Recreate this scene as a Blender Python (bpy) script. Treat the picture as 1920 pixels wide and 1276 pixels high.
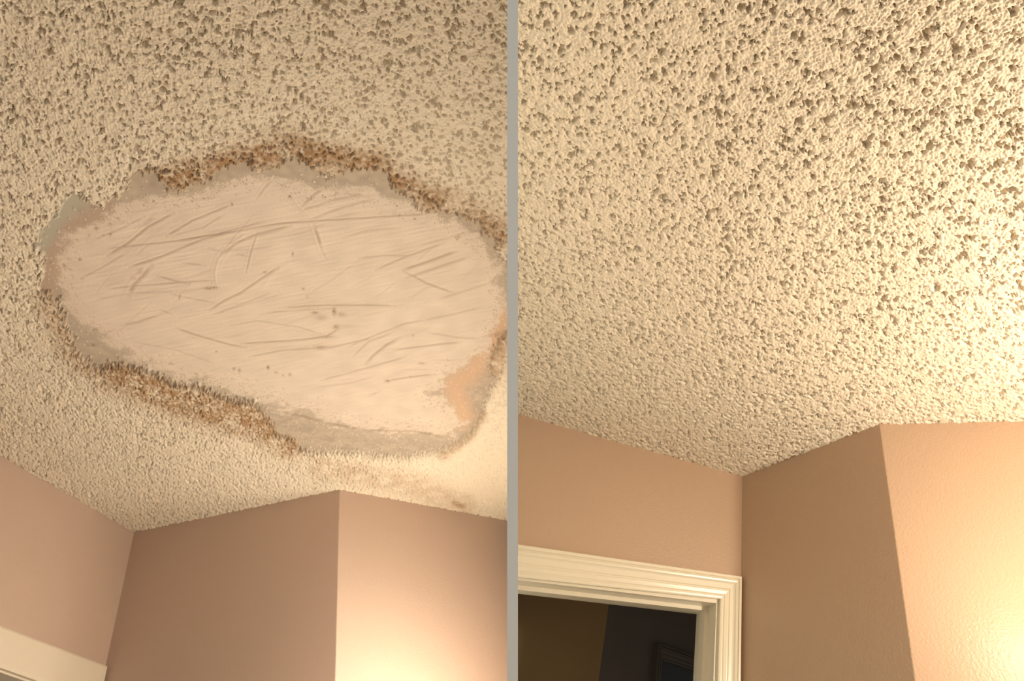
# Bathroom corner seen twice, side by side: the ceiling with its scraped repair patch (left bay)
# and the finished popcorn ceiling (right bay), separated by a thin grey partition board.
import bpy, bmesh, math, random
import numpy as np
from mathutils import Vector, Matrix
S = bpy.context.scene
for o in list(bpy.data.objects): bpy.data.objects.remove(o)
COL = S.collection

# ---------------------------------------------------------------- camera frame
F, PX, PY = 1150.0, 960.0, 638.0           # focal length and centre of a 1920x1276 frame
EYE = np.array([0, 0, 1.5])
H = 0.9                                    # eye to ceiling, both bays
def unit(v): v = np.asarray(v, float); return v/np.linalg.norm(v)
ZEN = {'L': (679, -990), 'R': (1415, -891)}  # where the plumb lines of each bay meet
def rayc(x, y): return np.array([x-PX, -(y-PY), -F])
UC = {k: unit(rayc(*v)) for k, v in ZEN.items()}
Zc = unit(UC['L']+UC['R']); fw = np.array([0, 0, -1.0]); Yc = unit(fw-(fw@Zc)*Zc); Xc = np.cross(Yc, Zc)
RM = np.array([Xc, Yc, Zc])                # camera axes -> world axes
def w_dir(v): return np.asarray(v)@RM.T
def w_pt(v): return np.asarray(v)@RM.T+EYE
def ray(x, y): return w_dir(rayc(x, y)/F)   # reaches depth 1
U = {k: w_dir(v) for k, v in UC.items()}
def at(x, y, depth): return EYE+ray(x, y)*depth

cam = bpy.data.cameras.new('camera'); co = bpy.data.objects.new('camera', cam); COL.objects.link(co)
cam.sensor_fit = 'HORIZONTAL'; cam.sensor_width = 36; cam.lens = 36*F/1920; cam.clip_start = 0.05
m = Matrix(RM.tolist()).to_4x4(); m.translation = Vector(EYE); co.matrix_world = m
S.camera = co

# ---------------------------------------------------------------- light
W = bpy.data.worlds.new('room_ambience'); S.world = W; W.use_nodes = True
bg = W.node_tree.nodes['Background']; bg.inputs[0].default_value = (1.0, 0.87, 0.74, 1); bg.inputs[1].default_value = 0.26
S.view_settings.view_transform = 'Standard'; S.view_settings.look = 'None'
S.view_settings.gamma = 1; S.view_settings.use_curve_mapping = False
S.view_settings.exposure = 0.0
def lamp(name, p, power, col, rad):
    l = bpy.data.lights.new(name, 'POINT'); l.energy = power; l.color = col; l.shadow_soft_size = rad
    o = bpy.data.objects.new(name, l); COL.objects.link(o); o.location = Vector(p); return o
def onrow(x, y): d = ray(x, y); return EYE+d*(H/(d@U['R']))
LAMP_L = at(938, 1322, 1.66)
LAMP_R = at(2000, 1110, 0.95)
lamp('vanity_and_fill_light', LAMP_L, 9.0, (1.0, 0.84, 0.66), 0.05)
lamp('vanity_and_fill_light', at(925, 1540, 1.66), 6.5, (1.0, 0.84, 0.66), 0.05)  # extra light added lower down to soften the glow on the wall
lamp('vanity_and_fill_light', at(930, 1420, 1.25), 11.0, (1.0, 0.86, 0.70), 0.04)  # fill added beside the partition to even out the left bay
lamp('vanity_and_fill_light', at(925, 1380, .70), 13.5, (1.0, 0.86, 0.70), 0.04)  # near fill added to brighten the top of the left ceiling
lamp('front_fill_light', np.array([0.05, -.45, 1.42]), 4.0, (1.0, 0.92, 0.84), 0.15)  # fill added behind the camera for the board edge and walls
GN = unit(np.cross(onrow(1920, 781)-onrow(1648, 787), U['R'])); GN = GN if GN@(onrow(1648, 787)-EYE) > 0 else -GN
ROW = unit(onrow(1920, 781)-onrow(1648, 787))          # the bulbs of the right bay run along its bright wall
for i, p_ in enumerate((2.2, 3.4, 8.0, 46.0)):
    lamp('vanity_and_fill_light', LAMP_R+(ROW-.66*GN)*(.21*i), p_, (1.0, 0.84, 0.66), (.045, .045, .06, .07)[i])

# ---------------------------------------------------------------- materials
def mat(name, col, rough=0.6, bump=0.0, scale=60, spec=0.5, mottle=0.0, attr=None, detail=3, coat=0):
    M = bpy.data.materials.new(name); M.use_nodes = True; nt = M.node_tree; b = nt.nodes['Principled BSDF']
    b.inputs['Base Color'].default_value = (*col, 1); b.inputs['Roughness'].default_value = rough
    b.inputs['Specular IOR Level'].default_value = spec
    tc = nt.nodes.new('ShaderNodeTexCoord')
    if attr:
        a = nt.nodes.new('ShaderNodeAttribute'); a.attribute_name = attr
        nt.links.new(a.outputs['Color'], b.inputs['Base Color'])
    elif mottle:
        n = nt.nodes.new('ShaderNodeTexNoise'); n.inputs['Scale'].default_value = 5; n.inputs['Detail'].default_value = 4
        r = nt.nodes.new('ShaderNodeMapRange'); r.inputs[3].default_value = 1-mottle; r.inputs[4].default_value = 1+mottle
        v = nt.nodes.new('ShaderNodeVectorMath'); v.operation = 'SCALE'; v.inputs[0].default_value = col
        nt.links.new(tc.outputs['Object'], n.inputs['Vector']); nt.links.new(n.outputs[0], r.inputs[0])
        nt.links.new(r.outputs[0], v.inputs['Scale']); nt.links.new(v.outputs[0], b.inputs['Base Color'])
    if bump:
        n = nt.nodes.new('ShaderNodeTexNoise'); n.inputs['Scale'].default_value = scale; n.inputs['Detail'].default_value = detail
        k = nt.nodes.new('ShaderNodeBump'); k.inputs['Strength'].default_value = 1.0; k.inputs['Distance'].default_value = bump
        nt.links.new(tc.outputs['Object'], n.inputs['Vector']); nt.links.new(n.outputs[0], k.inputs['Height'])
        nt.links.new(k.outputs[0], b.inputs['Normal'])
    return M
M_ceil = mat('popcorn_ceiling_texture', (.8, .7, .55), 0.9, attr='albedo', bump=0.0006, scale=500, spec=0.2)
M_comp = mat('joint_compound', (.8, .7, .55), 0.8, attr='albedo', bump=0.0003, scale=160, spec=0.25)
M_wallL = mat('rosy_tan_wall_paint', (.465, .338, .258), 0.55, bump=0.0006, scale=230, mottle=.03)
M_wallR = mat('warm_tan_wall_paint', (.455, .31, .205), 0.33, bump=0.0010, scale=210, mottle=.02)
M_trim = mat('cream_gloss_trim_paint', (.70, .625, .475), 0.3)
M_trimL = mat('cream_satin_trim_paint', (.64, .555, .43), 0.5, bump=0.0002, scale=90, mottle=.04)
M_grey = mat('grey_partition_board', (.86, .95, .99), 0.9, spec=0.1)
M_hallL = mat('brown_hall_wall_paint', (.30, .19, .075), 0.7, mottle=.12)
M_hallR = mat('hall_wall_painted_shade', (.13, .11, .09), 0.7, mottle=.1)  # darker hall copy: shade of the unlit faces is put into the colour
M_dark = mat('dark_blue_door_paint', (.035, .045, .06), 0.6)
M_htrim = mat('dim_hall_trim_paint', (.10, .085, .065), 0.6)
M_floor = mat('beige_floor_tile', (.45, .38, .30), 0.5, mottle=.08)

# ---------------------------------------------------------------- mesh helpers
BAY = {'L': [], 'R': [], '': []}; CUR = ['']
def link(name, verts, faces, material, parent=None, smooth=False):
    me = bpy.data.meshes.new(name); me.from_pydata([tuple(map(float, v)) for v in verts], [], faces); me.update()
    me.materials.append(material)
    if smooth:
        for p in me.polygons: p.use_smooth = True
    o = bpy.data.objects.new(name, me); COL.objects.link(o)
    if parent: o.parent = parent; o.matrix_parent_inverse = parent.matrix_world.inverted()
    BAY[CUR[0]].append(o)
    b = bmesh.new(); b.from_mesh(me); bmesh.ops.recalc_face_normals(b, faces=b.faces); b.to_mesh(me); b.free()
    return o
def tag(o, label, cat=None, kind=None, group=None):
    o['label'] = label
    if cat: o['category'] = cat
    if kind: o['kind'] = kind
    if group: o['group'] = group
    return o
def empty(name, p, label, cat, kind=None):
    o = bpy.data.objects.new(name, None); COL.objects.link(o); o.location = Vector(p)
    o.empty_display_size = .1; bpy.context.view_layer.update(); return tag(o, label, cat, kind)
def prism(name, ring, vec, material, parent=None):
    """closed prism: planar outline swept by vec"""
    n = len(ring); v = [np.array(p) for p in ring]+[np.array(p)+vec for p in ring]
    f = [list(range(n)), list(range(2*n-1, n-1, -1))]+[[i, (i+1) % n, n+(i+1) % n, n+i] for i in range(n)]
    return link(name, v, f, material, parent)
def sweep(name, sections, material, parent=None, caps=True, smooth=False):
    """sections: list of closed rings with the same vertex count"""
    k = len(sections[0]); v = [p for s in sections for p in s]; f = []
    for i in range(len(sections)-1):
        for j in range(k): f.append([i*k+j, i*k+(j+1) % k, (i+1)*k+(j+1) % k, (i+1)*k+j])
    if caps: f += [list(range(k)), list(range(len(v)-1, len(v)-1-k, -1))]
    return link(name, v, f, material, parent, smooth)

# ---------------------------------------------------------------- periodic noise fields (world size in metres)
N = 2560; PITCH = 0.0008
fx = np.fft.rfftfreq(N, PITCH)[None, :]; fy = np.fft.fftfreq(N, PITCH)[:, None]; FR = np.sqrt(fx*fx+fy*fy).astype(np.float32)
def field(wave, seed, bw=0.35, ang=None, stretch=1.0):
    rng = np.random.default_rng(seed); w = rng.standard_normal((N, N)).astype(np.float32)
    fr = FR
    if ang is not None:
        c, s = math.cos(ang), math.sin(ang); a = fx*c+fy*s; b = -fx*s+fy*c; fr = np.sqrt((a*stretch)**2+b*b)
    g = np.exp(-((fr*wave-1)/bw)**2/2)
    o = np.fft.irfft2(np.fft.rfft2(w)*g, s=(N, N)); return (o/o.std()).astype(np.float32)
def look(f, a, b):
    i = a/PITCH; j = b/PITCH; i0 = np.floor(i).astype(int); j0 = np.floor(j).astype(int); u = (i-i0).astype(np.float32); v = (j-j0).astype(np.float32)
    i0 %= N; j0 %= N; i1 = (i0+1) % N; j1 = (j0+1) % N
    return f[j0, i0]*(1-u)*(1-v)+f[j0, i1]*u*(1-v)+f[j1, i0]*(1-u)*v+f[j1, i1]*u*v
def sstep(a, b, x): t = np.clip((x-a)/(b-a), 0, 1); return t*t*(3-2*t)
nA = field(.0130, 1, .45); nB = field(.0056, 2, .4); nC = field(.0030, 3, .35); nD = field(.09, 4, .5); nE = field(.028, 5, .5)
def pits(seed, kinds):
    rng = np.random.default_rng(seed); T = np.zeros((N, N), np.float32)
    for cnt, lo, hi in kinds:
        cx, cy = rng.uniform(0, N, cnt), rng.uniform(0, N, cnt); rr = rng.uniform(lo, hi, cnt)/PITCH; el = rng.uniform(.65, 1.0, cnt); th = rng.uniform(0, math.pi, cnt); dd = rng.uniform(.75, 1, cnt)
        for x, y, r, e, t, q in zip(cx, cy, rr, el, th, dd):
            n = int(r*1.3)+2; j = np.arange(-n, n+1); ix, iy = int(x), int(y); gx = (j-(x-ix))[None, :]; gy = (j-(y-iy))[:, None]
            c, s = math.cos(t), math.sin(t); d = np.sqrt((gx*c+gy*s)**2+((-gx*s+gy*c)/e)**2)/r
            g = (q*np.clip((1.25-d)/.5, 0, 1)).astype(np.float32)
            X_, Y_ = (ix+j) % N, (iy+j) % N; T[np.ix_(Y_, X_)] = np.maximum(T[np.ix_(Y_, X_)], g)
    return T
PITS = pits(5, ((3600, .0030, .0048), (13500, .0018, .0029), (34000, .0010, .0016)))
nS = field(.012, 6, .6, ang=math.radians(8), stretch=9)

# ---------------------------------------------------------------- the two bays
CORN = {'L': [(0, 845), (253, 992), (637, 912), (951, 971)], 'R': [(972, 770), (1392, 886), (1648, 787), (1920, 781)]}
def onceil(k, x, y): d = ray(x, y); return EYE+d*(H/(d@U[k]))
class Wall:
    def __init__(s, k, a, b):
        s.k = k; s.u = U[k]; s.a = onceil(k, *a); s.b = onceil(k, *b); s.e = unit(s.b-s.a)
        n = np.cross(s.e, s.u); s.n = n if (s.a-EYE)@n > 0 else -n      # n points away from the viewer
    def px(s, x, y, out=0.0):      # the point of the wall plane behind a pixel
        d = ray(x, y); return EYE+d*(((s.a-EYE)@s.n)/(d@s.n))-s.n*out
    def pt(s, o, al, dn, dp=0): return o+s.e*al-s.u*dn+s.n*dp
WL = {k: [Wall(k, c[i], c[i+1]) for i in range(3)] for k, c in CORN.items()}
THK = 0.10; DROP = 2.42

def popcorn(a, b, sc=1.0, deep=1.0):
    a = a/sc; b = b/sc
    A, B, C, D, E_ = look(nA, a, b), look(nB, a, b), look(nC, a, b), look(nD, a, b), look(nE, a, b)
    wx, wy = look(nB, a+.4, b+.1), look(nB, a+.9, b+.6)
    pit = look(PITS, a+.0008*wx+.0004*C, b+.0008*wy)
    pl = 1-sstep(.2, .7, pit+.06*C+.05*B)
    pl2 = sstep(-2.2, -1.7, A+.3*B+.25*D)
    h = .0008+.0066*deep*pl*(.5+.5*pl2)+.00060*np.maximum(B, -1)*pl+.00060*C+.0004*A+.0004*E_
    return np.maximum(h, .0002), pl*pl2

def bound(k, x):
    c = CORN[k]; y = np.zeros_like(x)
    for i in range(3):
        (x0, y0), (x1, y1) = c[i], c[i+1]; lo = -1e9 if i == 0 else x0; hi = 1e9 if i == 2 else x1
        q = (x >= lo) & (x <= hi); y[q] = y0+(x[q]-x0)*(y1-y0)/(x1-x0)
    return y
def graded(lo, a, b, hi, coarse, fine):
    L_ = list(np.arange(a, lo, -coarse)[::-1])[:-1] if lo < a else []
    R_ = list(np.arange(b, hi, coarse))[1:] if hi > b else []
    return np.array(L_+list(np.linspace(a, b, int((b-a)/fine)+1))+R_)

def grid(k, xs, y_top, fine):
    yb = bound(k, xs)
    ys = graded(-900, y_top, 1000, 1000, 6, fine); t = (ys-ys[0])/(1000-ys[0])      # 0..1 down to the walls
    X = np.repeat(xs[None, :], len(t), 0); Y = ys[0]+t[:, None]*(yb[None, :]-ys[0])
    D = np.stack([(X-PX)/F, -(Y-PY)/F, -np.ones_like(X)], -1)@RM.T
    P = D*(H/(D@U[k]))[..., None]
    e1 = unit(np.cross(U[k], [0.3, 1, 0])); e2 = np.cross(U[k], e1)
    return X, Y, P+EYE, P@e1+5, P@e2+5

def build_faces(name, P, col, sel, material, parent=None):
    """quads of the grid where sel is true -> one object"""
    r, c = P.shape[:2]; idx = np.arange(r*c).reshape(r, c)
    q = np.stack([idx[:-1, :-1], idx[:-1, 1:], idx[1:, 1:], idx[1:, :-1]], -1)[sel]
    used = np.zeros(r*c, bool); used[q.ravel()] = True; new = np.cumsum(used)-1; q = new[q]
    v = P.reshape(-1, 3)[used]; cc = col.reshape(-1, 3)[used]
    me = bpy.data.meshes.new(name); me.vertices.add(len(v)); me.vertices.foreach_set('co', v.astype(np.float32).ravel())
    me.loops.add(q.size); me.loops.foreach_set('vertex_index', q.astype(np.int32).ravel())
    me.polygons.add(len(q)); me.polygons.foreach_set('loop_start', np.arange(0, q.size, 4, dtype=np.int32))
    me.polygons.foreach_set('loop_total', np.full(len(q), 4, np.int32))
    me.update(calc_edges=True)
    me.polygons.foreach_set('use_smooth', np.ones(len(q), bool))
    at_ = me.color_attributes.new('albedo', 'FLOAT_COLOR', 'POINT')
    at_.data.foreach_set('color', np.concatenate([cc, np.ones((len(cc), 1))], 1).astype(np.float32).ravel())
    me.materials.append(material)
    o = bpy.data.objects.new(name, me); COL.objects.link(o)
    if parent: o.parent = parent
    return o

def seg_d(X, Y, pts, closed=False):
    """distance to a polyline"""
    d = np.full(X.shape, 1e9, np.float32); p = list(pts)+([pts[0]] if closed else [])
    for (x0, y0), (x1, y1) in zip(p[:-1], p[1:]):
        dx, dy = x1-x0, y1-y0; t = np.clip(((X-x0)*dx+(Y-y0)*dy)/(dx*dx+dy*dy+1e-9), 0, 1)
        d = np.minimum(d, np.hypot(X-x0-t*dx, Y-y0-t*dy))
    return d
def inside(X, Y, pts):
    c = np.zeros(X.shape, bool); n = len(pts)
    for i in range(n):
        x0, y0 = pts[i]; x1, y1 = pts[(i+1) % n]
        if y0 == y1: continue
        c ^= ((Y < y0) != (Y < y1)) & (X < (x1-x0)*(Y-y0)/(y1-y0)+x0)
    return c
def sdf(X, Y, pts): d = seg_d(X, Y, pts, True); return np.where(inside(X, Y, pts), -d, d)

# ================================================================ right bay: finished popcorn ceiling
FINE = 1.5
C_POP = np.array([.72, .63, .49])
xs = graded(958, 958, 1990, 2900, 6, FINE)
X, Y, P, a, b = grid('R', xs, -40, FINE)
h, m_ = popcorn(a, b, 1.28, 1.6)
P = P-U['R']*h[..., None]
col = C_POP*(0.97+.03*m_[..., None])  # pit floors a touch darker: recess shade put into the colour
ceilR = tag(build_faces('ceiling', P, col, np.ones((P.shape[0]-1, P.shape[1]-1), bool), M_ceil),
            'finished cream popcorn ceiling without stain or patch, in the right half', 'ceiling', 'structure')

# ================================================================ left bay: stained ceiling with scraped patch
OUT = [(65, 457), (72, 436), (95, 405), (110, 385), (128, 362), (150, 354), (165, 372), (190, 378), (215, 362), (238, 352), (238, 330), (252, 318),
       (290, 312), (305, 330), (322, 347), (345, 352), (352, 340), (385, 338), (400, 322), (420, 308), (450, 296), (465, 293), (484, 315), (520, 308),
       (530, 293), (563, 291), (588, 310), (613, 328), (640, 320), (653, 310), (665, 314), (695, 308), (720, 313), (733, 328), (738, 345), (753, 360),
       (778, 365), (781, 385), (803, 393), (831, 390), (866, 393), (873, 405), (903, 410), (905, 430), (931, 443), (934, 468), (949, 486), (990, 500),
       (990, 620), (951, 620), (939, 632), (924, 658), (918, 690), (930, 705), (911, 750), (901, 775), (891, 800), (873, 818), (851, 831), (826, 846),
       (791, 850), (763, 858), (731, 856), (696, 853), (676, 848), (640, 848), (620, 845), (580, 848), (563, 840), (550, 823), (518, 813), (505, 785),
       (476, 752), (438, 750), (413, 740), (376, 723), (321, 716), (296, 700), (251, 688), (218, 680), (190, 690), (163, 675), (143, 655), (135, 633),
       (125, 610), (108, 560), (85, 547), (75, 537), (82, 495), (83, 475)]
INN = [(105, 505), (112, 470), (130, 442), (150, 425), (190, 410), (215, 388), (270, 375), (330, 365), (400, 352), (440, 333), (480, 325), (520, 338),
       (560, 345), (620, 352), (700, 358), (750, 380), (800, 400), (850, 413), (890, 440), (920, 475), (938, 515), (946, 560), (936, 600), (915, 645),
       (905, 670), (870, 690), (840, 705), (812, 738), (835, 752), (858, 770), (868, 792), (850, 812), (825, 818), (775, 812), (720, 812), (660, 802), (610, 787),
       (590, 772), (520, 762), (460, 742), (400, 722), (330, 708), (250, 668), (200, 640), (150, 600), (118, 550)]
xs = graded(-1150, -12, 962, 962, 6, FINE)
X, Y, P, a, b = grid('L', xs, -40, FINE)
h, m_ = popcorn(a, b, .98, 1.5)
D_, E_, B_, S_ = look(nD, a, b), look(nE, a, b), look(nB, a, b), look(nS, a, b)
A2 = look(nA, a+.7, b+.3)
do = sdf(X, Y, OUT)+4.0*A2+2.5*B_
di = sdf(X, Y, INN)+6.0*D_+3.0*E_+1.0*A2
# crumbs of texture left standing on the scraped band
crumb = sstep(1.7, 2.1, A2+.3*B_)*sstep(0, 14, di)
flat_h = .0007+.0009*sstep(6, -30, di)+.00022*S_*sstep(6, -10, di)+.0014*crumb
# trowel and knife marks: (points, half width, depth) ; positive depth cuts in, negative leaves a ridge
SCR = [
 ([(200, 478), (240, 454), (275, 425), (325, 398)], 2.2, 1), ([(310, 442), (360, 412), (434, 382)], 1.8, 1), ([(320, 440), (380, 425), (420, 400)], 1.6, .7),
 ([(200, 465), (330, 450), (430, 434), (520, 418), (600, 412), (700, 406), (800, 400)], 1.5, 1), ([(330, 450), (420, 434), (495, 413)], 1.6, .9),
 ([(240, 500), (300, 480), (380, 447), (430, 433)], 2.0, 1), ([(466, 433), (430, 460), (410, 485), (403, 510), (406, 530), (414, 534)], 3.0, -1.3),
 ([(414, 478), (440, 455), (480, 438), (545, 422)], 2.4, 1), ([(482, 433), (470, 470), (460, 512)], 1.6, .8), ([(588, 420), (596, 445), (602, 465)], 2.6, 1),
 ([(602, 468), (612, 484)], 2.2, .6), ([(388, 465), (415, 470)], 1.8, .8), ([(340, 492), (385, 496)], 1.8, .9), ([(442, 476), (465, 479)], 2.0, .9),
 ([(292, 516), (330, 526), (355, 531)], 1.9, 1), ([(200, 540), (260, 534), (340, 528), (400, 524)], 1.6, .9), ([(316, 550), (375, 562), (400, 566)], 1.6, .7),
 ([(392, 580), (420, 562), (450, 548), (520, 500)], 2.0, 1), ([(488, 545), (505, 520), (530, 498), (570, 482)], 2.0, -1), ([(400, 588), (470, 562), (505, 548)], 1.6, .7),
 ([(298, 580), (322, 588)], 1.7, 1), ([(226, 609), (255, 603), (300, 588)], 1.6, .9), ([(328, 614), (370, 628), (430, 645), (460, 650)], 1.9, 1),
 ([(530, 575), (610, 571), (700, 571), (740, 572)], 2.0, .9), ([(500, 585), (560, 580), (640, 576)], 1.5, .8), ([(450, 643), (540, 638), (610, 630), (640, 612)], 2.0, 1),
 ([(465, 668), (530, 655), (620, 650), (700, 632)], 1.7, .9), ([(650, 650), (690, 632), (760, 605), (800, 598)], 1.7, .7), ([(685, 681), (700, 665), (725, 645), (750, 632)], 2.8, 1),
 ([(660, 668), (690, 640), (740, 620)], 1.8, .7), ([(735, 655), (800, 647), (865, 640)], 1.9, .9), ([(600, 712), (640, 702), (700, 685), (760, 668)], 1.8, .8),
 ([(722, 713), (760, 707), (815, 700)], 1.6, 1), ([(690, 742), (712, 732)], 1.7, .8), ([(590, 725), (650, 718), (700, 705)], 1.6, .5),
 ([(755, 507), (800, 530), (850, 548)], 1.8, .9), ([(702, 505), (760, 480), (830, 455)], 2.0, .8), ([(755, 505), (800, 490), (855, 470)], 2.6, 1),
 ([(760, 520), (820, 500), (880, 480)], 2.6, .7), ([(670, 483), (720, 478), (775, 478)], 1.8, .7), ([(560, 395), (620, 375), (690, 362)], 2.2, .7),
 ([(565, 385), (590, 362), (610, 350)], 2.2, .9), ([(580, 410), (640, 388), (700, 372)], 1.8, .6), ([(480, 372), (500, 345), (515, 335)], 1.8, .6),
 ([(520, 345), (545, 365), (560, 385), (578, 402)], 2.4, -1), ([(240, 553), (250, 533), (268, 515), (283, 497)], 3.6, .9), ([(290, 400), (272, 418)], 4, .6),
 ([(780, 460), (840, 445), (880, 432)], 2.0, .5), ([(640, 445), (690, 430), (750, 425)], 1.8, .5), ([(820, 560), (870, 545), (915, 530)], 2.2, .5),
 ([(790, 600), (850, 588), (900, 575)], 2.0, .6), ([(800, 622), (860, 632), (900, 634)], 1.8, .6), ([(600, 790), (690, 806), (780, 808), (830, 818)], 2.2, .8),
 ([(520, 770), (570, 780), (600, 790)], 2.2, .8), ([(170, 450), (230, 425), (270, 405)], 1.8, .6), ([(150, 520), (190, 500), (240, 470)], 1.7, .6),
 ([(180, 560), (240, 548), (330, 545)], 1.6, .6), ([(420, 610), (480, 600), (560, 612), (600, 625)], 1.6, .6), ([(250, 640), (330, 655), (400, 680)], 1.6, .4)]
rs = random.Random(7)
for i in range(34):                                                    # faint random knife chatter
    x0, y0 = rs.uniform(160, 880), rs.uniform(390, 740); an = math.radians(rs.gauss(-17, 13)); l_ = rs.uniform(40, 120)
    SCR.append(([(x0, y0), (x0+l_*.5*math.cos(an), y0+l_*.5*math.sin(an)+rs.uniform(-3, 3)), (x0+l_*math.cos(an), y0+l_*math.sin(an))], rs.uniform(1.2, 2.2), rs.uniform(.15, .4)))
groove = np.zeros_like(X); darken = np.zeros_like(X)  # second field lowers the colour along cuts, in spots and rim specks
for pts, wd, dp in SCR:
    pa = np.array(pts); mg = 12
    r0, r1 = np.searchsorted(Y[:, 300], [pa[:, 1].min()-60, pa[:, 1].max()+60]); r0 = max(r0-30, 0); r1 = min(r1+30, Y.shape[0])
    c0, c1 = np.searchsorted(xs, [pa[:, 0].min()-mg, pa[:, 0].max()+mg])
    sl = (slice(r0, r1), slice(c0, c1)); d = seg_d(X[sl], Y[sl], pts)
    end = np.clip(np.minimum(np.hypot(X[sl]-pa[0, 0], Y[sl]-pa[0, 1]), np.hypot(X[sl]-pa[-1, 0], Y[sl]-pa[-1, 1]))/14, .35, 1)
    g = np.exp(-(d/wd)**2)*end
    groove[sl] += dp*g-.35*abs(dp)*np.exp(-((d-2.2*wd)/(.9*wd))**2)*end
    if dp > 0: darken[sl] = np.maximum(darken[sl], .46*dp*np.exp(-(d/(wd*.9))**2)*end)
flat_h = flat_h-.0009*groove*sstep(10, -4, do)
# nicks, gouges and dark specks in the patch
SPOT = [(393, 539, 12, 3, .9), (402, 538, 6, 3, .9), (336, 555, 2, 5, .8), (543, 367, 3.5, 3, 1), (434, 382, 2.5, 2.5, .9), (496, 509, 3, 2, .9), (548, 475, 2, 4, .8), (626, 583, 4, 8, 1),
        (590, 585, 7, 3, .9), (602, 594, 12, 5, .6), (640, 588, 10, 5, .6), (630, 612, 7, 5, .8), (612, 630, 16, 3, .7), (600, 650, 13, 4, .8), (568, 540, 3, 3, .6), (575, 555, 3, 3, .5), (502, 688, 3, 4, 1),
        (517, 697, 4, 2, .7), (530, 703, 2, 2, .7), (543, 701, 3, 3, .7), (355, 712, 3, 2, 1), (438, 690, 3, 3, .8), (448, 693, 3, 4, .8), (405, 658, 2, 2, .8), (748, 403, 2.5, 2.5, .9), (777, 409, 2.5, 2, .9),
        (726, 713, 5, 2.5, .9), (768, 705, 2, 2, .8), (149, 485, 3, 2.5, 1), (180, 427, 3, 3, .9), (192, 440, 2.5, 2, .8), (207, 438, 3, 2, .8), (173, 646, 5, 2.5, .7), (178, 617, 5, 2, .7), (790, 680, 6, 2, .7),
        (205, 402, 3, 2, .8), (205, 419, 3, 2, .8), (220, 409, 3, 3, .6), (130, 485, 4, 2, .5), (132, 504, 4, 2, .5), (153, 521, 4, 2, .5), (774, 627, 2, 2, .8), (250, 520, 7, 4, .4), (262, 508, 7, 7, .35), (176, 387, 5, 3, -.6),
        (646, 610, 30, 3, .25), (585, 575, 60, 5, .18), (590, 565, 60, 10, .12), (650, 575, 70, 12, .12), (540, 650, 60, 7, .18), (330, 545, 60, 5, .15), (645, 695, 22, 14, .12), (930, 625, 10, 4, .3)]
for x0, y0, rx, ry, s in SPOT:
    g = np.exp(-(((X-x0)/rx)**2+((Y-y0)/ry)**2)); darken = np.maximum(darken, s*g*np.clip(.75+.35*B_, .3, 1)); flat_h = flat_h-.0012*s*g*(rx < 9)
# speckle of pits near the rim of the compound
rim = np.exp(-((di+14)/14)**2); pk = sstep(1.55, 1.95, look(nB, a+.31, b+.77)+.5*look(nE, a+.2, b+.5))
darken = np.maximum(darken, .65*rim*pk); flat_h = flat_h-.0008*rim*pk
k_ = sstep(-2.2, 2.2, do); hh = flat_h*(1-k_)+(h+.0004*np.exp(-(do/5)**2))*k_
P = P-U['L']*hh[..., None]
# --- colour: faint painted pit shade, stains, bare paper band, compound
stain = np.zeros_like(X)
for pts, wd, s in [([(290, 335), (350, 322), (420, 302), (480, 282), (550, 272), (620, 290), (700, 300), (745, 328)], 30, .95), ([(600, 285), (700, 300)], 14, .4),
                   ([(750, 330), (800, 360), (850, 378), (900, 402), (945, 430)], 27, .75), ([(95, 560), (110, 600), (140, 660), (200, 700), (260, 730)], 28, .55),
                   ([(215, 688), (300, 728), (370, 755), (440, 772), (500, 792), (545, 820)], 36, .92), ([(310, 330), (340, 345)], 14, .6),
                   ([(945, 580), (940, 640), (930, 690)], 20, .6), ([(600, 870), (680, 885), (760, 900), (870, 943)], 24, .4), ([(850, 938), (872, 946)], 7, .7),
                   ([(830, 850), (880, 812), (905, 770)], 10, .45), ([(440, 265), (540, 238), (600, 240)], 16, .25)]:
    d = seg_d(X, Y, pts); stain = np.maximum(stain, s*np.exp(-(d/wd)**2.6)*np.clip(.85+.22*D_+.16*E_+.22*A2, .25, 1.25))
near = np.exp(-(np.maximum(do, 0)/20)**2)*sstep(.10, .40, stain)      # the stain soaks right up to the scraped rim
stain = np.clip(np.maximum(stain, .62*near*np.clip(.9+.25*E_, .3, 1.2)), 0, 1)[..., None]
pop = C_POP*(.97+.03*m_[..., None])  # same slight recess shade painted into the pits
pop = pop*(1-stain)+np.array([.36, .225, .12])*stain
pop = pop*(1-.15*stain*(1-m_[..., None]))
comp = np.array([.63, .535, .43])*(1+.022*np.clip(D_, -2, 2)+.018*S_)[..., None]
band = np.array([.41, .34, .26])*(1+.04*np.clip(E_, -2, 2)+.04*np.clip(D_, -2, 2))[..., None]
def zone(pts, wd): return np.exp(-(seg_d(X, Y, pts)/wd)**2.5)[..., None]
band = band*(1-zone([(80, 450), (110, 400), (145, 370)], 26)*.9)+np.array([.41, .385, .31])*zone([(80, 450), (110, 400), (145, 370)], 26)*.9
zb = zone([(200, 385), (130, 430), (98, 480), (92, 540)], 16)*.85; band = band*(1-zb)+np.array([.42, .315, .24])*zb
zo = zone([(940, 590), (925, 650), (880, 700), (850, 720), (868, 780)], 22)*.85; band = band*(1-zo)+np.array([.56, .38, .25])*zo
band = band+np.array([.16, .14, .11])*np.clip(crumb, 0, 1)[..., None]
wi = sstep(6, -7, di+3*B_)[..., None]; patch = band*(1-wi)+comp*wi
patch = patch*(1-.78*np.clip(darken, -.3, 1)[..., None]*np.array([.85, 1, 1.12]))
kk = sstep(-2.2, 1.2, do)[..., None]; col = np.clip(patch*(1-kk)+pop*kk, 0.01, .95)
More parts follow.
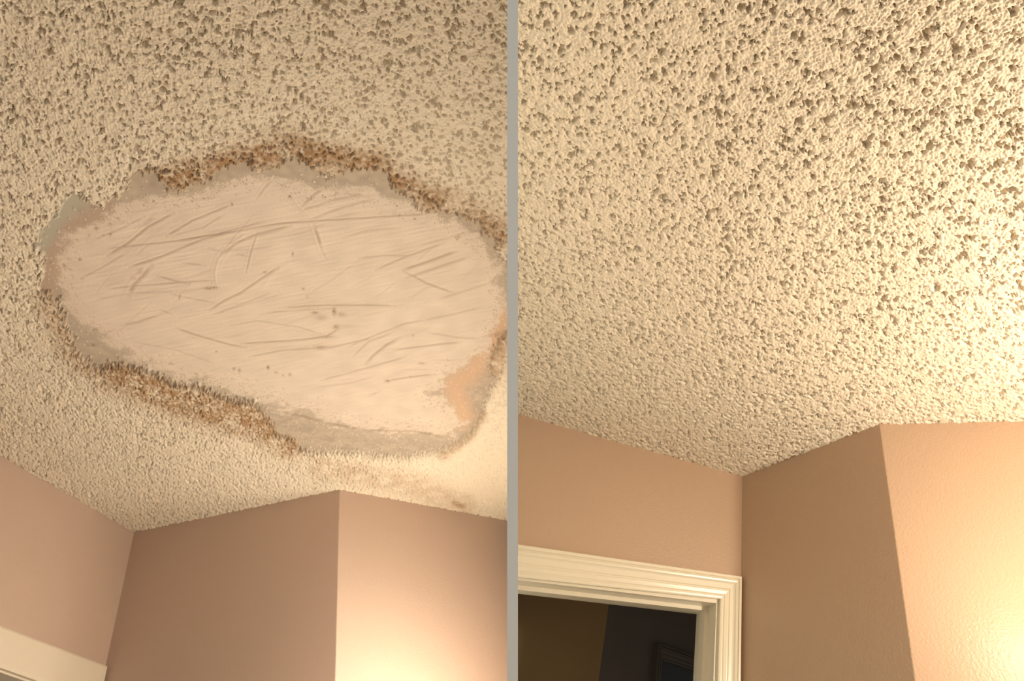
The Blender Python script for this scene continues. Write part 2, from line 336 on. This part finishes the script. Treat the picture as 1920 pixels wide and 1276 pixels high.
fc = lambda q: .25*(q[:-1, :-1]+q[1:, :-1]+q[:-1, 1:]+q[1:, 1:])
fo, fi = fc(do), fc(di)
s_patch = (fo < 0) & (fi < 0); s_band = (fo < 0) & (fi >= 0); s_pop = fo >= 0
ceilL = tag(build_faces('ceiling', P, col, s_pop, M_ceil), 'popcorn ceiling with brown water stains around a large scraped oval, in the left half', 'ceiling', 'structure')
tag(build_faces('compound_patch', P, col, s_patch, M_comp, ceilL), 'smooth pinkish cream oval of joint compound with knife scratches')
tag(build_faces('scraped_band', P, col, s_band, M_comp, ceilL), 'flat grey brown scraped rim around the compound')
del X, Y, P, a, b

# ================================================================ walls
for k, L_ in (('L', LAMP_L), ('R', LAMP_R)):
    print('LAMP', k, 'below ceiling', round(H-(L_-EYE)@U[k], 2), 'before walls', [round((w.a-L_)@w.n, 2) for w in WL[k]])
def wall_ring(w, p0, p1, drop=DROP): return [p0, p1, p1-w.u*drop, p0-w.u*drop]
def plain_wall(name, w, p0, p1, m, label, parent=None):
    return tag(prism(name, wall_ring(w, p0, p1), w.n*THK, m, parent), label, 'wall', 'structure')
def bead_wall(name, w, p0, p1, nprev, m, label):
    """wall whose first vertical edge is a rounded drywall corner bead"""
    R_ = .005; c = p0+unit(nprev+w.n)*R_/unit(nprev+w.n).dot(w.n); prof = []
    for i in range(6):
        t = i/5; n = unit(nprev*(1-t)+w.n*t); prof.append(c-n*R_)
    ring = [p0+nprev*THK*.6]+prof+[p1, p1+w.n*THK]
    sh = np.array([0, 0, 0.]); n = len(ring)
    return tag(prism(name, ring, -w.u*DROP, m), label, 'wall', 'structure')
def holed_wall(name, w, p0, p1, hx, hy, m, label):
    """wall with a doorway: hx = point at the top far corner, hy = top near corner (opening runs to the floor)"""
    bl, br = hy-w.u*(DROP-((p0-hy)@w.u)), hx-w.u*(DROP-((p1-hx)@w.u))
    f0, f1 = p0-w.u*DROP, p1-w.u*DROP
    if (hy-p0)@w.e > 1e-4: ring = [p0, p1, f1, br, hx, hy, bl, f0]
    else: ring = [p0, p1, f1, br, hx, hy]
    return tag(prism(name, ring, w.n*THK, m), label, 'wall', 'structure')

w0, w1, w2 = WL['R']; CUR[0] = 'R'
# where a wall meets the partition board: px column at the board's face
hxR = w0.px(1351, 1121); hyR = w0.px(969.5, 1078)
holed_wall('wall_left', w0, w0.px(969.5, 769.3), w0.b, hxR, hyR, M_wallR, 'tan wall above the cream moulded doorway in the right half')
plain_wall('wall_back', w1, w1.a+w1.n*.0, w1.b-w1.e*.0016, M_wallR, 'shaded brown tan wall between the doorway corner and the bright wall, right half')
bead_wall('wall_right', w2, w2.a, w2.a+w2.e*1.5, w1.n, M_wallR, 'bright peach tan wall with glossy lamp glare at the right edge of the photo')
w0L, w1L, w2L = WL['L']; CUR[0] = 'L'
e_end = w2L.px(953.5, 971.5)
ocL = w0L.px(193, 1250)
inL0, inL1 = w0L.px(0, 1255), w0L.px(60, 1276); dL = unit(inL1-inL0)
icL = inL0+dL*(((ocL-w0L.e*.088)-inL0)@w0L.e)/(dL@w0L.e)         # inner corner of the casing
nearL = inL0-dL*.62
holed_wall('wall_left', w0L, w0L.a-w0L.e*1.2, w0L.b, icL+w0L.e*.006+w0L.u*.006, nearL+w0L.u*.006, M_wallL, 'rosy tan wall above the plain cream door casing, left half')
plain_wall('wall_back', w1L, w1L.a, w1L.b-w1L.e*.0024, M_wallL, 'shaded brown wall under the ceiling in the middle of the left half')
bead_wall('wall_right', w2L, w2L.a, e_end, w1L.n, M_wallL, 'peach wall brightly lit from below beside the grey divider, left half')

# ---------------------------------------------------------------- partition board between the bays
CUR[0] = ''
dF = .55; x0, x1 = (951-PX)/F*dF, (971-PX)/F*dF
pts = [(.80, -dF), (-2.28, -dF), (-4.25, -3.3), (-1.13, -3.3)]
tag(prism('wall_partition', [w_pt([x0, y, z]) for y, z in pts], w_dir([x1-x0, 0, 0]), M_grey),
    'thin light grey upright board dividing the two views down the middle', 'partition', 'structure')
# floor
fl = [(-3, -1.5, 0), (3.5, -1.5, 0), (3.5, 5, 0), (-3, 5, 0)]
tag(prism('floor', fl, np.array([0, 0, -.1]), M_floor), 'beige floor below both views', 'floor', 'structure')

# ---------------------------------------------------------------- door frames
def board(name, A, B, s, t, m, parent, s2=None):
    """bar from A to B whose cross-section is spanned by s and t (vectors)"""
    s2 = s if s2 is None else s2
    return sweep(name, [[A, A+s, A+s+t, A+t], [B, B+s2, B+s2+t, B+t]], m, parent)
def casing(name, w, o0, i0, o1, i1, prof, m, parent, label=None):
    """moulded trim between two mitre lines: o = outer edge, i = inner edge; prof = (across 0..1, proud metres)"""
    s = [[o+(i-o)*t-w.n*p for t, p in prof] for o, i in ((o0, i0), (o1, i1))]
    q = sweep(name, s, m, parent)
    if label: q['label'] = label
    return q
PROF = [(0, -.001), (0, .017), (.03, .0195), (.13, .0195), (.155, .0165), (.175, .0165), (.20, .0205), (.24, .0215), (.30, .0205), (.36, .0165), (.42, .0150), (.56, .0145),
        (.60, .0120), (.64, .0120), (.67, .0138), (.80, .0125), (.84, .0100), (.87, .0100), (.90, .0118), (.96, .0112), (1, .0095), (1, -.001)]
CUR[0] = 'R'
oc, ic = w0.px(1386, 1083), w0.px(1348, 1124)
oa, ia = w0.px(969.5, 1023.6), w0.px(969.5, 1083)
od, idn = oc-w0.u*1.95, ic-w0.u*1.87
dr = empty('door_1', od, 'cream moulded door frame opening onto a dark hall, right half', 'door frame', 'structure')
casing('head_casing', w0, oa, ia, oc, ic, PROF, M_trim, dr)
casing('side_casing', w0, oc, ic, od, idn, PROF, M_trim, dr)
JD = .135
jh0, jh1 = w0.px(969.5, 1086.5), w0.px(1343.5, 1128.5); hd = unit(jh1-jh0)
jd = jh1-w0.u*1.87
UPJ = w0.u*.012
board('head_jamb', jh0+w0.n*.001, jh1+w0.n*.001+w0.e*.012, UPJ, w0.n*JD, M_trim, dr)
board('side_jamb', jh1+w0.n*.001, jd+w0.n*.001, w0.e*.012, w0.n*JD, M_trim, dr)
ST = .0115
board('door_stop', jh0+w0.n*.048, jh1+w0.n*.048, -w0.u*ST, w0.n*.034, M_trim, dr)
board('door_stop', jh1+w0.n*.048-w0.u*ST, jd+w0.n*.048, -w0.e*ST, w0.n*.034, M_trim, dr)

CUR[0] = 'L'
PFL = [(0, -.001), (0, .014), (.05, .016), (.9, .013), (1, .010), (1, -.001)]
nearI = nearL; oD = unit(w0L.px(0, 1178)-ocL)
nearO = ocL+oD*(((nearI-w0L.e*.088)-ocL)@w0L.e)/(oD@w0L.e)
dl = empty('door_2', ocL-w0L.u*1.9, 'flat cream door casing at the bottom left corner of the photo', 'door frame', 'structure')
casing('head_casing', w0L, nearO, nearI, ocL, icL, PFL, M_trimL, dl)
casing('side_casing', w0L, ocL, icL, ocL-w0L.u*1.9, icL-w0L.u*1.8, PFL, M_trimL, dl)
casing('side_casing', w0L, nearO, nearI, nearO-w0L.u*1.9, nearI-w0L.u*1.8, PFL, M_trimL, dl)
up = w0L.u*.006
board('head_jamb', nearI-up*.8+w0L.n*.001, icL-up*.8+w0L.n*.001, w0L.u*.012, w0L.n*.12, M_trimL, dl)
board('side_jamb', icL-up*.8-w0L.e*.004+w0L.n*.001, icL-w0L.u*1.8+w0L.n*.001-w0L.e*.004, w0L.e*.012, w0L.n*.12, M_trimL, dl)

# ---------------------------------------------------------------- dark hall beyond the right doorway
CUR[0] = 'R'
n0, e0, u0 = w0.n, w0.e, w0.u
dC = ray(1143, 1122); base = w0.b+n0*.95; cor = EYE+dC*(((base-EYE)@n0)/(dC@n0))      # the hall's outside corner
top = u0*((w0.b-cor)@u0+.02)
def hallwall(name, p, q, thick, m, label):
    return tag(prism(name, [p+top, q+top, q+top-u0*2.4, p+top-u0*2.4], thick, m), label, 'wall', 'structure')
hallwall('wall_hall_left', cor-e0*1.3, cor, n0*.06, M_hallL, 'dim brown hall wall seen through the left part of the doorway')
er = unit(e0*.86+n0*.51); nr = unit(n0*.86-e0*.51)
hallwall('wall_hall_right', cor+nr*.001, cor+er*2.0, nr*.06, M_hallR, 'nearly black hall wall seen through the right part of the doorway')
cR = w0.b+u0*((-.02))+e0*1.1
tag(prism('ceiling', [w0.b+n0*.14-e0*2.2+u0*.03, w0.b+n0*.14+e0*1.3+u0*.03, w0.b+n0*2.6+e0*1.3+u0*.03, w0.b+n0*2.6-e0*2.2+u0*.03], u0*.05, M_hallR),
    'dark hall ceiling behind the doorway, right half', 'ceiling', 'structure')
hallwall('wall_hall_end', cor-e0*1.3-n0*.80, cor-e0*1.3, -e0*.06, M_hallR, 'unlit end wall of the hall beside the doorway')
# a second door in the dark hall wall
def hp(x, y): d = ray(x, y); return EYE+d*(((cor-EYE)@nr)/(d@nr))
a0, a1 = hp(1227, 1204), hp(1300, 1231); hdir = unit(a1-a0); a1 = a0+hdir*.95
d3 = empty('door_3', a0-u0*1.9, 'dark door with dim moulded casing barely visible inside the hall', 'door', 'structure')
class _W: pass
wh = _W(); wh.n = nr
b0 = a0+er*.045-u0*.055; b1 = a1-er*.045-u0*.045
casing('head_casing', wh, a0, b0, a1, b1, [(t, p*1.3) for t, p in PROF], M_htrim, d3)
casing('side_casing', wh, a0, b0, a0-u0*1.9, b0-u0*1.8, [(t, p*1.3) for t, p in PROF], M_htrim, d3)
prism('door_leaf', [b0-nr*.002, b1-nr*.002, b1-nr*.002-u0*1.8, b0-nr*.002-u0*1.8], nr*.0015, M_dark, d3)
# hall behind the left doorway
CUR[0] = 'L'
nL, eL, uL = w0L.n, w0L.e, w0L.u
q = w0L.b+nL*.6
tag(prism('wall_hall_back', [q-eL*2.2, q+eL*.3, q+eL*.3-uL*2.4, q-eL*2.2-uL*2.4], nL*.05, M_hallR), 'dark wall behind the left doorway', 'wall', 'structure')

# ---------------------------------------------------------------- everything of a bay ends at the face of the partition board
def trim_at_board(o, side):
    q = w_pt([x0 if side == 'L' else x1, 0, 0]); n = Vector(w_dir([1, 0, 0]))
    inv = o.matrix_world.inverted(); me = o.data; b = bmesh.new(); b.from_mesh(me)
    r = bmesh.ops.bisect_plane(b, geom=b.verts[:]+b.edges[:]+b.faces[:], dist=1e-6, plane_co=inv@Vector(q), plane_no=inv.to_3x3()@n,
                               clear_outer=side == 'L', clear_inner=side == 'R')
    cut = [e for e in r['geom_cut'] if isinstance(e, bmesh.types.BMEdge)]
    if cut: bmesh.ops.edgeloop_fill(b, edges=cut)
    b.to_mesh(me); b.free()
bpy.context.view_layer.update()
for o in BAY['L']: trim_at_board(o, 'L')
for o in BAY['R']: trim_at_board(o, 'R')
